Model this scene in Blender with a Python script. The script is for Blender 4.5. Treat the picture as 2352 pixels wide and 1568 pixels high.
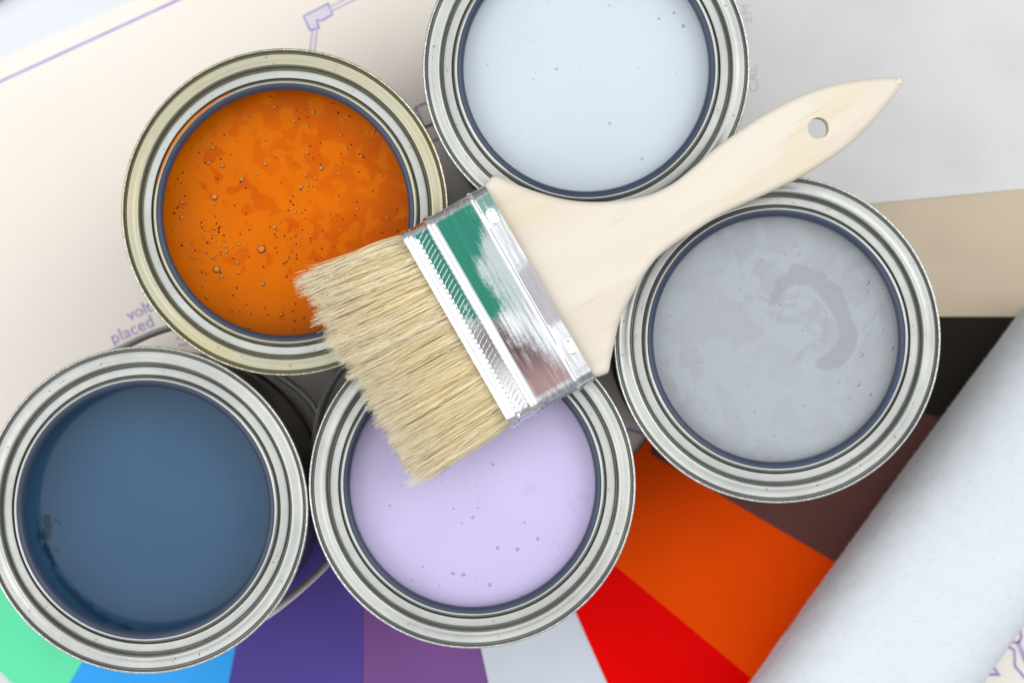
import bpy, bmesh, math, random
from mathutils import Vector, Matrix, noise as mnoise
import numpy as np

scene = bpy.context.scene
for o in list(bpy.data.objects):
    bpy.data.objects.remove(o, do_unlink=True)
C = scene.collection
R = math.radians

# ------------------------------------------------------------------ camera
ZR = 0.120            # height of the can rims above the table (m)
D = 0.85              # camera height above the rims
S = 0.000144          # metres per photo pixel (2352 px wide) at rim height
cam_d = bpy.data.cameras.new('camera')
cam = bpy.data.objects.new('camera', cam_d)
C.objects.link(cam)
cam.location = (0, 0, ZR + D)
cam.rotation_euler = (0, 0, 0)
cam_d.sensor_width = 36
cam_d.lens = 36 * D / (2352 * S)
cam_d.clip_start = 0.01
cam_d.clip_end = 50
cam_d.dof.use_dof = True
cam_d.dof.focus_distance = D - 0.004
cam_d.dof.aperture_fstop = 11.0
scene.camera = cam

# ------------------------------------------------------------------ light
w = bpy.data.worlds.new('World')
scene.world = w
w.use_nodes = True
w.node_tree.nodes['Background'].inputs[0].default_value = (0.93, 0.97, 1.0, 1)
w.node_tree.nodes['Background'].inputs[1].default_value = 0.40


def area(name, loc, target, sx, sy, power, col=(1, 1, 1)):
    l = bpy.data.lights.new(name, 'AREA')
    l.shape = 'RECTANGLE'
    l.size = sx
    l.size_y = sy
    l.energy = power
    l.color = col
    o = bpy.data.objects.new(name, l)
    C.objects.link(o)
    o.location = loc
    d = Vector(target) - Vector(loc)
    o.rotation_euler = d.to_track_quat('-Z', 'Y').to_euler()
    return o


area('left_window_softbox', (-1.75, -0.45, 1.35), (0, 0, 0.1), 2.2, 1.9, 29.5, (1.0, 0.99, 0.975))
area('right_softbox', (1.65, 0.75, 1.45), (0, 0, 0.1), 2.0, 1.8, 28, (0.98, 0.99, 1.0))
area('overhead_softbox', (0.0, 0.25, 1.9), (0, 0, 0), 3.0, 3.0, 28, (1.0, 1.0, 1.0))

scene.render.engine = 'CYCLES'
scene.cycles.samples = 128
scene.cycles.max_bounces = 12
scene.cycles.diffuse_bounces = 8
scene.cycles.glossy_bounces = 6
scene.view_settings.view_transform = 'Standard'
scene.view_settings.look = 'None'
scene.view_settings.exposure = 0.0
scene.view_settings.gamma = 1.0
scene.render.resolution_x = 1024
scene.render.resolution_y = 682


# ------------------------------------------------------------------ helpers
def at(u, v, z):
    """plan position (x, y, z) of a point of the layout that lies at height z"""
    k = (D + ZR - z) / D * S
    return Vector(((u - 1176) * k, (784 - v) * k, z))


def link(name, me, mat, parent=None, smooth=False):
    o = bpy.data.objects.new(name, me)
    C.objects.link(o)
    if mat is not None and len(me.materials) == 0:
        me.materials.append(mat)
    if parent is not None:
        o.parent = parent
    if smooth:
        me.polygons.foreach_set('use_smooth', [True] * len(me.polygons))
        me.update()
    return o


def empty(name, loc, rz=0.0):
    o = bpy.data.objects.new(name, None)
    C.objects.link(o)
    o.location = loc
    o.rotation_euler = (0, 0, rz)
    o.empty_display_size = 0.02
    return o


def tag(o, label=None, cat=None, group=None, kind=None):
    if label: o['label'] = label
    if cat: o['category'] = cat
    if group: o['group'] = group
    if kind: o['kind'] = kind
    return o


def mesh(name, vs, fs):
    me = bpy.data.meshes.new(name)
    me.from_pydata([tuple(v) for v in vs], [], fs)
    me.update()
    return me


def mesh_np(name, verts, quads, tri=False):
    """fast mesh from numpy arrays, all faces of one size"""
    me = bpy.data.meshes.new(name)
    n = quads.shape[1]
    me.vertices.add(len(verts))
    me.vertices.foreach_set('co', verts.astype(np.float32).ravel())
    me.loops.add(quads.size)
    me.loops.foreach_set('vertex_index', quads.astype(np.int32).ravel())
    me.polygons.add(len(quads))
    me.polygons.foreach_set('loop_start', np.arange(0, quads.size, n, dtype=np.int32))
    me.polygons.foreach_set('loop_total', np.full(len(quads), n, dtype=np.int32))
    me.update(calc_edges=True)
    me.validate()
    return me


def lathe(name, prof, segs=256, close=False):
    vs, fs = [], []
    n = len(prof)
    for i in range(segs):
        a = 2 * math.pi * i / segs
        c, s = math.cos(a), math.sin(a)
        for r, z in prof:
            vs.append((r * c, r * s, z))
    m = n if close else n - 1
    for i in range(segs):
        j = (i + 1) % segs
        for k in range(m):
            k2 = (k + 1) % n
            fs.append((i * n + k, j * n + k, j * n + k2, i * n + k2))
    return mesh(name, vs, fs)


def catmull(pts, sub, closed=False):
    out = []
    n = len(pts)
    rng = n if closed else n - 1
    for i in range(rng):
        if closed:
            p = [Vector(pts[(i + k) % n]) for k in (-1, 0, 1, 2)]
        else:
            p = [Vector(pts[max(0, min(n - 1, i + k))]) for k in (-1, 0, 1, 2)]
        for j in range(sub):
            t = j / sub
            out.append(0.5 * ((2 * p[1]) + (p[2] - p[0]) * t + (2 * p[0] - 5 * p[1] + 4 * p[2] - p[3]) * t * t
                              + (-p[0] + 3 * p[1] - 3 * p[2] + p[3]) * t ** 3))
    if not closed:
        out.append(Vector(pts[-1]))
    return out


def tube(name, pts, r, sides=8):
    vs, fs = [], []
    n = len(pts)
    for i, p in enumerate(pts):
        t = (pts[min(n - 1, i + 1)] - pts[max(0, i - 1)]).normalized()
        up = Vector((0, 0, 1)) if abs(t.z) < 0.9 else Vector((1, 0, 0))
        a = t.cross(up).normalized()
        b = t.cross(a).normalized()
        for k in range(sides):
            th = 2 * math.pi * k / sides
            vs.append(p + (a * math.cos(th) + b * math.sin(th)) * r)
    for i in range(n - 1):
        for k in range(sides):
            k2 = (k + 1) % sides
            fs.append((i * sides + k, i * sides + k2, (i + 1) * sides + k2, (i + 1) * sides + k))
    fs.append(tuple(range(sides - 1, -1, -1)))
    fs.append(tuple((n - 1) * sides + k for k in range(sides)))
    return mesh(name, vs, fs)


# ------------------------------------------------------------------ materials
class M:
    """tiny node-graph builder"""

    def __init__(self, name):
        self.m = bpy.data.materials.new(name)
        self.m.use_nodes = True
        self.nt = self.m.node_tree
        self.n = self.nt.nodes
        self.b = self.n['Principled BSDF']
        self.tc = None

    def node(self, t, **kw):
        nd = self.n.new(t)
        for k, v in kw.items():
            setattr(nd, k, v)
        return nd

    def ln(self, a, b):
        self.nt.links.new(a, b)

    def put(self, sock, v):
        if isinstance(v, bpy.types.NodeSocket):
            self.ln(v, sock)
        elif isinstance(v, (tuple, list)) and len(v) == 3 and len(sock.default_value) == 4:
            sock.default_value = (*v, 1)
        else:
            sock.default_value = v

    def obj(self):
        if self.tc is None:
            self.tc = self.node('ShaderNodeTexCoord')
        return self.tc.outputs['Object']

    def xyz(self):
        s = self.node('ShaderNodeSeparateXYZ')
        self.ln(self.obj(), s.inputs[0])
        return s.outputs

    def math(self, op, a, b=0.0, c=0.0, clamp=False):
        nd = self.node('ShaderNodeMath', operation=op)
        nd.use_clamp = clamp
        for i, v in enumerate((a, b, c)):
            if i < len(nd.inputs):
                self.put(nd.inputs[i], v)
        return nd.outputs[0]

    def noise(self, scale, detail=3, rough=0.5, dist=0.0, vec=None, stretch=None):
        nd = self.node('ShaderNodeTexNoise')
        nd.inputs['Scale'].default_value = scale
        nd.inputs['Detail'].default_value = detail
        nd.inputs['Roughness'].default_value = rough
        nd.inputs['Distortion'].default_value = dist
        v = vec if vec is not None else self.obj()
        if stretch:
            mp = self.node('ShaderNodeMapping')
            mp.inputs['Scale'].default_value = stretch
            self.ln(v, mp.inputs['Vector'])
            v = mp.outputs[0]
        self.ln(v, nd.inputs['Vector'])
        return nd.outputs['Fac']

    def step(self, v, lo, hi):
        nd = self.node('ShaderNodeMapRange', interpolation_type='SMOOTHSTEP')
        self.put(nd.inputs['Value'], v)
        nd.inputs['From Min'].default_value = lo
        nd.inputs['From Max'].default_value = hi
        return nd.outputs[0]

    def mix(self, f, a, b, blend='MIX'):
        nd = self.node('ShaderNodeMix', data_type='RGBA', blend_type=blend)
        self.put(nd.inputs[0], f)
        self.put(nd.inputs[6], a)
        self.put(nd.inputs[7], b)
        return nd.outputs[2]

    def attr(self, name):
        nd = self.node('ShaderNodeAttribute', attribute_name=name)
        return nd.outputs['Fac']

    def bump(self, h, strength, dist):
        nd = self.node('ShaderNodeBump')
        nd.inputs['Strength'].default_value = strength
        nd.inputs['Distance'].default_value = dist
        self.put(nd.inputs['Height'], h)
        self.ln(nd.outputs[0], self.b.inputs['Normal'])

    def set(self, **kw):
        names = dict(col='Base Color', rough='Roughness', metal='Metallic', spec='Specular IOR Level',
                     coat='Coat Weight', coat_r='Coat Roughness', sss='Subsurface Weight', sheen='Sheen Weight',
                     aniso='Anisotropic', trans='Transmission Weight', alpha='Alpha', ior='IOR')
        for k, v in kw.items():
            self.put(self.b.inputs[names[k]], v)
        return self


def mat_card(name, col, rough=0.5):
    m = M(name)
    n = m.noise(900, 3)
    c2 = tuple(min(1, x * 0.93) for x in col)
    m.set(col=m.mix(m.step(m.noise(25, 3), 0.35, 0.65), col, c2), rough=rough, spec=0.03)
    m.bump(n, 0.05, 0.0002)
    return m.m


def mat_tin(name, gold):
    m = M(name)
    x, y, z = m.xyz()
    r = m.math('SQRT', m.math('ADD', m.math('MULTIPLY', x, x), m.math('MULTIPLY', y, y)))
    ang = m.math('ARCTAN2', y, x)
    # polar coordinates for spun, circular brushing
    cv = m.node('ShaderNodeCombineXYZ')
    m.ln(m.math('MULTIPLY', r, 900.0), cv.inputs[0])
    m.ln(m.math('MULTIPLY', m.math('COSINE', ang), 1.2), cv.inputs[1])
    m.ln(m.math('MULTIPLY', m.math('SINE', ang), 1.2), cv.inputs[2])
    brush = m.noise(4.0, 4, 0.6, vec=cv.outputs[0])
    cloud = m.noise(45, 4, 0.6)
    base = m.mix(m.step(cloud, 0.35, 0.7), (0.50, 0.51, 0.485), (0.435, 0.445, 0.425))
    if gold:
        g_out = m.step(r, 0.0478, 0.0484)
        g_in = m.math('SUBTRACT', 1.0, m.step(r, 0.0438, 0.0444))
        g = m.math('MAXIMUM', g_out, g_in)
        tint = m.mix(m.step(m.noise(28, 3), 0.35, 0.62), (0.48, 0.435, 0.27), (0.44, 0.42, 0.31))
        base = m.mix(m.math('MULTIPLY', g, 0.9), base, tint)
    # tiny dark specks and stains
    sp = m.step(m.noise(420, 2, 0.5), 0.76, 0.80)
    base = m.mix(m.math('MULTIPLY', sp, 0.75), base, (0.12, 0.09, 0.06))
    # worn edge of the outer seam
    worn = m.math('MULTIPLY', m.step(r, 0.0532, 0.0536), m.step(m.noise(1500, 3), 0.45, 0.62))
    base = m.mix(m.math('MULTIPLY', worn, 0.7), base, (0.86, 0.86, 0.84))
    rg = m.math('ADD', 0.36, m.math('MULTIPLY', cloud, 0.2))
    m.set(col=base, metal=1.0, rough=rg)
    fine = m.noise(700, 3)
    h = m.math('ADD', m.math('MULTIPLY', brush, 0.5), m.math('MULTIPLY', fine, 0.35))
    m.bump(h, 0.10, 0.00025)
    return m.m


MAT = {}
m = M('table_white'); m.set(col=(0.69, 0.715, 0.755), rough=0.6); m.bump(m.noise(60, 3), 0.05, 0.001); MAT['table'] = m.m
m = M('added_floor_grey'); m.set(col=m.mix(m.noise(8, 3), (0.36, 0.35, 0.35), (0.42, 0.41, 0.41)), rough=0.7); MAT['added_floor'] = m.m

m = M('plan_paper')
fib = m.noise(700, 4, 0.6)
blot = m.noise(14, 4, 0.55)
m.set(col=m.mix(m.step(blot, 0.3, 0.7), (0.83, 0.765, 0.69), (0.835, 0.775, 0.715)), rough=0.75, spec=0.2)
fold = m.noise(16, 2, 0.4, 1.2)
m.bump(m.math('ADD', m.math('MULTIPLY', fib, 0.03), fold), 0.10, 0.006)
MAT['paper'] = m.m
m = M('violet_ink'); m.set(col=m.mix(m.step(m.noise(260, 3), 0.3, 0.7), (0.25, 0.20, 0.52), (0.40, 0.34, 0.60)), rough=0.7, spec=0.2); MAT['ink'] = m.m
m = M('lavender_ink'); m.set(col=m.mix(m.step(m.noise(120, 3), 0.3, 0.7), (0.42, 0.35, 0.60), (0.50, 0.43, 0.65)), rough=0.7, spec=0.2); MAT['ink_pale'] = m.m
m = M('lavender_fill'); m.set(col=m.mix(m.noise(160, 3), (0.64, 0.61, 0.74), (0.72, 0.68, 0.76)), rough=0.7, spec=0.2); MAT['ink_fill'] = m.m
m = M('card_print'); m.set(col=(0.50, 0.50, 0.52), rough=0.6); MAT['card_print'] = m.m

MAT['tin'] = mat_tin('tinplate', False)
MAT['tin_gold'] = mat_tin('lacquered_tinplate', True)
m = M('can_wall_tin'); m.set(col=m.mix(m.noise(40, 3), (0.24, 0.215, 0.19), (0.29, 0.26, 0.235)), metal=1.0, rough=0.35); MAT['wall'] = m.m
m = M('blue_lacquer')
m.set(col=m.mix(m.noise(90, 3), (0.036, 0.049, 0.083), (0.046, 0.060, 0.096)), rough=0.3, spec=0.3)
m.bump(m.noise(500, 2), 0.04, 0.0002); MAT['lacquer'] = m.m
m = M('bail_wire'); m.set(col=(0.88, 0.88, 0.88), metal=1.0, rough=0.6); m.bump(m.noise(900, 2), 0.1, 0.0002); MAT['wire'] = m.m


def mat_paint(name, fn, rough=0.12, coat=0.0, bumpk=0.05, spec=0.35):
    m = M(name)
    col = fn(m)
    m.set(col=col, rough=rough, spec=spec, coat=coat)
    m.bump(m.noise(70, 3, 0.5), bumpk, 0.0012)
    return m.m


def p_orange(m):
    x, y, z = m.xyz()
    n = m.noise(170, 1.2, 0.4, 0.5)
    grad = m.math('ADD', m.math('MULTIPLY', x, 2.8), m.math('MULTIPLY', y, 2.8))
    v = m.math('ADD', n, grad)
    k = m.math('MULTIPLY', m.step(v, 0.525, 0.585), m.math('ADD', 0.30, m.math('MULTIPLY', m.step(m.noise(40, 2), 0.35, 0.65), 0.40)))
    v2 = m.step(m.noise(60, 3), 0.3, 0.7)
    light = m.mix(v2, (0.65, 0.140, 0.0), (0.60, 0.124, 0.0))
    dark = m.mix(v2, (0.54, 0.080, 0.0), (0.49, 0.066, 0.0))
    return m.mix(k, light, dark)


def p_white(m):
    c = m.mix(m.step(m.noise(18, 3), 0.3, 0.7), (0.545, 0.605, 0.665), (0.52, 0.585, 0.645))
    k = m.step(m.noise(75, 3, 0.5, 0.4), 0.70, 0.78)
    return m.mix(m.math('MULTIPLY', k, 0.35), c, (0.42, 0.55, 0.60))


def p_lav(m):
    c = m.mix(m.step(m.noise(16, 2), 0.3, 0.7), (0.55, 0.478, 0.725), (0.505, 0.44, 0.685))
    k = m.step(m.noise(80, 3, 0.5, 0.3), 0.64, 0.70)
    return m.mix(m.math('MULTIPLY', k, 0.4), c, (0.44, 0.38, 0.68))


def p_blue(m):
    c = m.mix(m.step(m.noise(22, 3), 0.3, 0.7), (0.036, 0.094, 0.176), (0.031, 0.084, 0.165))
    return m.mix(m.math('MULTIPLY', m.attr('patch'), 0.9), c, (0.010, 0.030, 0.062))


def p_grey(m):
    n = m.noise(85, 4, 0.6, 0.5)
    c = m.mix(m.step(n, 0.47, 0.53), (0.350, 0.378, 0.405), (0.325, 0.342, 0.372))
    big = m.step(m.noise(20, 2), 0.4, 0.6)
    c = m.mix(m.math('MULTIPLY', big, 0.5), c, (0.36, 0.392, 0.412))
    return m.mix(m.math('MULTIPLY', m.attr('patch'), 0.62), c, (0.265, 0.262, 0.292))


MAT['p_orange'] = mat_paint('orange_paint', p_orange, 0.10, spec=0.05, bumpk=0.22)
MAT['p_white'] = mat_paint('icy_white_paint', p_white, 0.16)
MAT['p_lav'] = mat_paint('lavender_paint', p_lav, 0.14)
MAT['p_blue'] = mat_paint('slate_blue_paint', p_blue, 0.12)
MAT['p_grey'] = mat_paint('cool_grey_paint', p_grey, 0.14, bumpk=0.12)


def flat(name, col, rough=0.2, spec=0.5):
    m = M(name)
    c2 = tuple(x * 0.8 for x in col)
    m.set(col=m.mix(m.noise(400, 2), col, c2), rough=rough, spec=(0.12 if 'pinhole' in name else spec))
    return m.m


MAT['bub_orange'] = flat('orange_bubble', (0.56, 0.20, 0.015), 0.08)
MAT['bub_white'] = flat('white_bubble', (0.44, 0.52, 0.58), 0.1)
MAT['bub_lav'] = flat('lavender_bubble', (0.42, 0.37, 0.62), 0.1)
MAT['bub_grey'] = flat('grey_bubble', (0.40, 0.43, 0.47), 0.1)
MAT['pin_shade_orange'] = flat('orange_pinhole', (0.075, 0.006, 0.001), 0.3)  # pinholes, also the painted shade under the bubbles
MAT['pin_shade_white'] = flat('white_pinhole', (0.27, 0.31, 0.35), 0.3)  # pinholes, also the painted shade under the bubbles
MAT['pin_shade_lav'] = flat('lavender_pinhole', (0.27, 0.21, 0.38), 0.3)  # pinholes, also the painted shade under the bubbles
MAT['scuff'] = flat('dried_speck', (0.13, 0.11, 0.09), 0.6)
MAT['pin_shade_grey'] = flat('grey_pinhole', (0.17, 0.175, 0.19), 0.3)  # pinholes, also the painted shade under the bubbles

m = M('birch_wood')
g = m.noise(60, 5, 0.6, 0.6, stretch=(0.09, 1.0, 1.0))
g2 = m.noise(320, 3, 0.6, 0.2, stretch=(0.05, 1.0, 1.0))
col = m.mix(m.step(g, 0.3, 0.75), (0.695, 0.64, 0.55), (0.65, 0.575, 0.475))
col = m.mix(m.math('MULTIPLY', m.step(g2, 0.55, 0.75), 0.5), col, (0.56, 0.47, 0.35))
yl = m.step(m.noise(40, 3, 0.5, 0.3, stretch=(0.3, 1.0, 1.0)), 0.63, 0.72)
col = m.mix(m.math('MULTIPLY', yl, 0.35), col, (0.64, 0.53, 0.33))
kn = m.step(m.noise(260, 2, 0.5), 0.775, 0.80)
col = m.mix(m.math('MULTIPLY', kn, 0.5), col, (0.45, 0.33, 0.20))
m.set(col=col, rough=0.62, spec=0.25)
m.bump(m.math('ADD', g2, m.math('MULTIPLY', m.noise(1200, 2), 0.3)), 0.12, 0.0003)
MAT['wood'] = m.m

m = M('bristle_hair')
rv = m.attr('rnd')
tp = m.attr('tip')
cr = m.node('ShaderNodeValToRGB')
els = cr.color_ramp.elements
els[0].position = 0.0; els[0].color = (0.24, 0.13, 0.05, 1)
els[1].position = 1.0; els[1].color = (1.0, 0.96, 0.80, 1)
for p, c in ((0.05, (0.66, 0.47, 0.20, 1)), (0.30, (0.95, 0.785, 0.455, 1)), (0.75, (1.0, 0.90, 0.62, 1))):
    e = els.new(p); e.color = c
m.ln(rv, cr.inputs[0])
col = m.mix(m.math('MULTIPLY', tp, 0.45), cr.outputs[0], (1.0, 0.95, 0.82))
m.set(col=col, rough=0.30, spec=0.5)
trl = m.node('ShaderNodeBsdfTranslucent')
m.ln(col, trl.inputs[0])
mx = m.node('ShaderNodeMixShader')
mx.inputs[0].default_value = 0.12
m.ln(m.b.outputs[0], mx.inputs[1]); m.ln(trl.outputs[0], mx.inputs[2])
m.ln(mx.outputs[0], m.n['Material Output'].inputs[0])
MAT['hair'] = m.m

def mat_fleece(nm, SSS):
    m = M(nm)
    m.set(col=m.mix(m.noise(70, 3), (0.66, 0.695, 0.735), (0.65, 0.685, 0.725)), rough=0.9, spec=0.1, sss=SSS)
    m.b.inputs['Subsurface Radius'].default_value = (1, 1, 1)
    m.b.inputs['Subsurface Scale'].default_value = 0.006
    m.bump(m.noise(700, 3, 0.6), 0.10, 0.0008)
    if SSS == 0.0:      # single fibres let light through
        tr_ = m.node('ShaderNodeBsdfTranslucent')
        tr_.inputs[0].default_value = (0.90, 0.93, 0.97, 1)
        mx_ = m.node('ShaderNodeMixShader')
        mx_.inputs[0].default_value = 0.5
        m.ln(m.b.outputs[0], mx_.inputs[1]); m.ln(tr_.outputs[0], mx_.inputs[2])
        m.ln(mx_.outputs[0], m.n['Material Output'].inputs[0])
    return m.m


MAT['fleece'] = mat_fleece('roller_fleece', 0.5)
MAT['fibre'] = mat_fleece('roller_fibre', 0.0)
m = M('cardboard_core'); m.set(col=m.mix(m.noise(80, 3), (0.38, 0.30, 0.21), (0.46, 0.37, 0.27)), rough=0.8); MAT['core'] = m.m

# ferrule: bright nickel, green and maroon reflections painted into its colour
m = M('ferrule_metal')
x, y, z = m.xyz()
t = m.math('DIVIDE', x, 0.0318)                                          # 0 bristle side .. 1 handle side
v = m.math('DIVIDE', m.math('SUBTRACT', 0.0365, y), 0.073)               # 0 upper end .. 1 lower end
sc = m.noise(120, 5, 0.65, 0.6, stretch=(1.0, 0.6, 1.0))                 # large breakup of the reflection edges
fs_ = m.noise(900, 4, 0.7, 0.0, stretch=(1.0, 0.06, 1.0))                # fine scratches along the width
sc2 = m.noise(300, 4, 0.7, 0.2, stretch=(1.0, 0.3, 1.0))
spk = m.noise(1300, 3, 0.7)
wob = m.math('ADD', m.math('MULTIPLY', m.math('SUBTRACT', sc, 0.5), 0.75), m.math('ADD', m.math('MULTIPLY', m.math('SUBTRACT', fs_, 0.5), 0.34), m.math('MULTIPLY', m.math('SUBTRACT', spk, 0.5), 0.28)))
tw = m.math('ADD', t, m.math('MULTIPLY', wob, 0.6))
vw = m.math('ADD', v, m.math('MULTIPLY', wob, 0.35))
inset = m.math('MULTIPLY', m.step(z, 0.0150, 0.0158), 1.0)
# panel / stitch recess mask (flat areas between the beads carry the painted reflections)
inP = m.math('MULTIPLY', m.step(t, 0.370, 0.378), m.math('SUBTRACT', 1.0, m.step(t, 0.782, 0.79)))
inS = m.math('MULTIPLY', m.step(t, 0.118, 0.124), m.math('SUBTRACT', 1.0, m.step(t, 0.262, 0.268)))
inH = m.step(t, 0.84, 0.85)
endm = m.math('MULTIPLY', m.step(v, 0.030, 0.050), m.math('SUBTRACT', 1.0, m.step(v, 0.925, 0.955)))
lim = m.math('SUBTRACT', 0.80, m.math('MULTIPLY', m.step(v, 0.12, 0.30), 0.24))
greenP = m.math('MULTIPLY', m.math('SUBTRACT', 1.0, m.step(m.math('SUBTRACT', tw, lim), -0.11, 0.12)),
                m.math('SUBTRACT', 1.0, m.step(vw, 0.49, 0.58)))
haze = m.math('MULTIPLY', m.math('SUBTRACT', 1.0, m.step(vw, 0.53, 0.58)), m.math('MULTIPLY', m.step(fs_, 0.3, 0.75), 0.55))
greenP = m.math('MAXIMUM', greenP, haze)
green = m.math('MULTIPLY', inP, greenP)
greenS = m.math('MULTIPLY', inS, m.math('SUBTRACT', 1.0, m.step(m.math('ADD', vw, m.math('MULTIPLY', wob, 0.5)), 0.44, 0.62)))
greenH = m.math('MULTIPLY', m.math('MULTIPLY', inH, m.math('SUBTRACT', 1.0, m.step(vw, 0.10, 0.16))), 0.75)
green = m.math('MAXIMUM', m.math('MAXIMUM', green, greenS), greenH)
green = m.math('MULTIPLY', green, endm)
# maroon reflection: a wedge that widens towards the lower end
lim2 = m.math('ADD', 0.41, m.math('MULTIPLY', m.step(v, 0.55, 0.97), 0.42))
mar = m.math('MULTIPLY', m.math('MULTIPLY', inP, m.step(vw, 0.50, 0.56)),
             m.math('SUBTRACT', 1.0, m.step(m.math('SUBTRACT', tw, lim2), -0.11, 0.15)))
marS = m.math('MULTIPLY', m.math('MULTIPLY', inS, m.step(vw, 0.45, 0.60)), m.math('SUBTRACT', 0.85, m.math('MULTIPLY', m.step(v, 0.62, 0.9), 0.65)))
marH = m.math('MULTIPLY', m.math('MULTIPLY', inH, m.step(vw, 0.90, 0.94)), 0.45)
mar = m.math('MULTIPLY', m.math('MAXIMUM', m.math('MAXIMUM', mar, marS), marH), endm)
greyH = m.math('MULTIPLY', m.math('MULTIPLY', inH, m.step(vw, 0.36, 0.46)), m.math('MULTIPLY', m.math('SUBTRACT', 1.0, m.step(vw, 0.68, 0.74)), 0.8))
bare = m.mix(m.step(sc2, 0.4, 0.7), (0.90, 0.91, 0.915), (0.80, 0.815, 0.83))
matte = m.mix(m.step(fs_, 0.35, 0.65), (0.40, 0.415, 0.43), (0.72, 0.74, 0.76))
base = m.mix(m.math('MAXIMUM', inP, m.math('MULTIPLY', inH, 0.8)), bare, matte)
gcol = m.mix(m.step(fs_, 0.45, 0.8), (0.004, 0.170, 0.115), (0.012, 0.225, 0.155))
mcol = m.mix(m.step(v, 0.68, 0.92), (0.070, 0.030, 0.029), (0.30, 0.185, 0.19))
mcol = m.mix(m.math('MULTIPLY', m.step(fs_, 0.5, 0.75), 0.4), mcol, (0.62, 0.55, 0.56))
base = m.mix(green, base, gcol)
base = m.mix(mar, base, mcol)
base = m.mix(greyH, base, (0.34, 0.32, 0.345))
paint = m.math('MAXIMUM', green, mar)  # where the painted green and maroon reflections lie
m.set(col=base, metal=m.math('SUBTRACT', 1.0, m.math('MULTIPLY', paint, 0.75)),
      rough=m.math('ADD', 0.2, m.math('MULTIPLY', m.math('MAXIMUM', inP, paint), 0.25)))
m.bump(m.math('ADD', fs_, m.math('MULTIPLY', sc2, 0.5)), 0.10, 0.0002)
MAT['ferrule'] = m.m
m = M('nickel'); m.set(col=m.mix(m.noise(300, 3), (0.86, 0.87, 0.88), (0.76, 0.77, 0.785)), metal=1.0, rough=0.2)
m.bump(m.noise(700, 3), 0.1, 0.0002); MAT['nickel'] = m.m

# ------------------------------------------------------------------ setting: table, added edge and floor
e_dir = Vector((0.84, 0.54, 0)).normalized()          # direction of the table's rounded edge, added to darken the corner
e_nor = Vector((-0.54, 0.84, 0)).normalized()         # towards the drop
p_edge = at(58, 40, 0)
prof = [(-1.6, 0.0)]
for i in range(0, 13):
    a = i / 12 * math.pi / 2
    prof.append((0.012 * math.sin(a), -0.012 + 0.012 * math.cos(a)))
prof += [(0.012, -0.035), (-1.6, -0.035)]
vs, fs = [], []
for sgn in (-1.6, 1.6):
    for d_, z_ in prof:
        p = p_edge + e_nor * d_ + e_dir * sgn
        vs.append((p.x, p.y, z_))
n = len(prof)
for k in range(n):
    k2 = (k + 1) % n
    fs.append((k, k2, n + k2, n + k))
tb = link('table_top', mesh('table_top', vs, fs), MAT['table'])
tag(tb, kind='structure')
fl = link('added_floor', mesh('added_floor', [(-6, -6, -0.74), (6, -6, -0.74), (6, 6, -0.74), (-6, 6, -0.74)], [(0, 1, 2, 3)]), MAT['added_floor'])  # added floor, grey seen past the added table edge
tag(fl, kind='structure')


# ------------------------------------------------------------------ plan drawing on beige paper
PZ = 0.0004


def sheet(name, corners, z0, z1, mat, parent=None):
    """thin sheet with real thickness from plan corners (Vectors)"""
    n = len(corners)
    vs = [(c.x, c.y, z0) for c in corners] + [(c.x, c.y, z1) for c in corners]
    fs = [tuple(range(n - 1, -1, -1)), tuple(range(n, 2 * n))]
    for k in range(n):
        k2 = (k + 1) % n
        fs.append((k, k2, n + k2, n + k))
    return link(name, mesh(name, vs, fs), mat, parent)


A = at(-420, 318, 0)                                  # a point of the paper's upper-left edge
ed = (at(310, 0, 0) - at(0, 135, 0)).normalized()
en = Vector((ed.y, -ed.x, 0))
cor = [A, A + ed * 0.62, A + ed * 0.62 + en * 0.46, A + en * 0.46]
plan = sheet('plan_drawing', cor[::-1], 0.0001, PZ, MAT['paper'])
tag(plan, 'large beige paper plan with violet line drawing lying under the cans', 'plan drawing')


def ink_line(pts, width_px, mat, closed=False, name='printed_line'):
    """flat printed stroke on the plan along photo-plan points"""
    P = [at(u, v, PZ) for u, v in pts]
    hw = width_px * S * (D + ZR) / D / 2
    vs, fs = [], []
    n = len(P)
    for i, p in enumerate(P):
        a = P[(i - 1) % n] if (closed or i > 0) else p
        b = P[(i + 1) % n] if (closed or i < n - 1) else p
        d1 = (p - a).normalized() if (p - a).length > 0 else None
        d2 = (b - p).normalized() if (b - p).length > 0 else None
        if d1 is None: d1 = d2
        if d2 is None: d2 = d1
        n1 = Vector((-d1.y, d1.x, 0)); n2 = Vector((-d2.y, d2.x, 0))
        q = (n1 + n2)
        q = q / max(0.35, q.length_squared / 2)
        vs += [(p.x + q.x * hw, p.y + q.y * hw, PZ + 0.00012), (p.x - q.x * hw, p.y - q.y * hw, PZ + 0.00012)]
    m_ = n if closed else n - 1
    for i in range(m_):
        j = (i + 1) % n
        fs.append((2 * i, 2 * i + 1, 2 * j + 1, 2 * j))
    return link(name, mesh(name, vs, fs), mat, plan)


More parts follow.
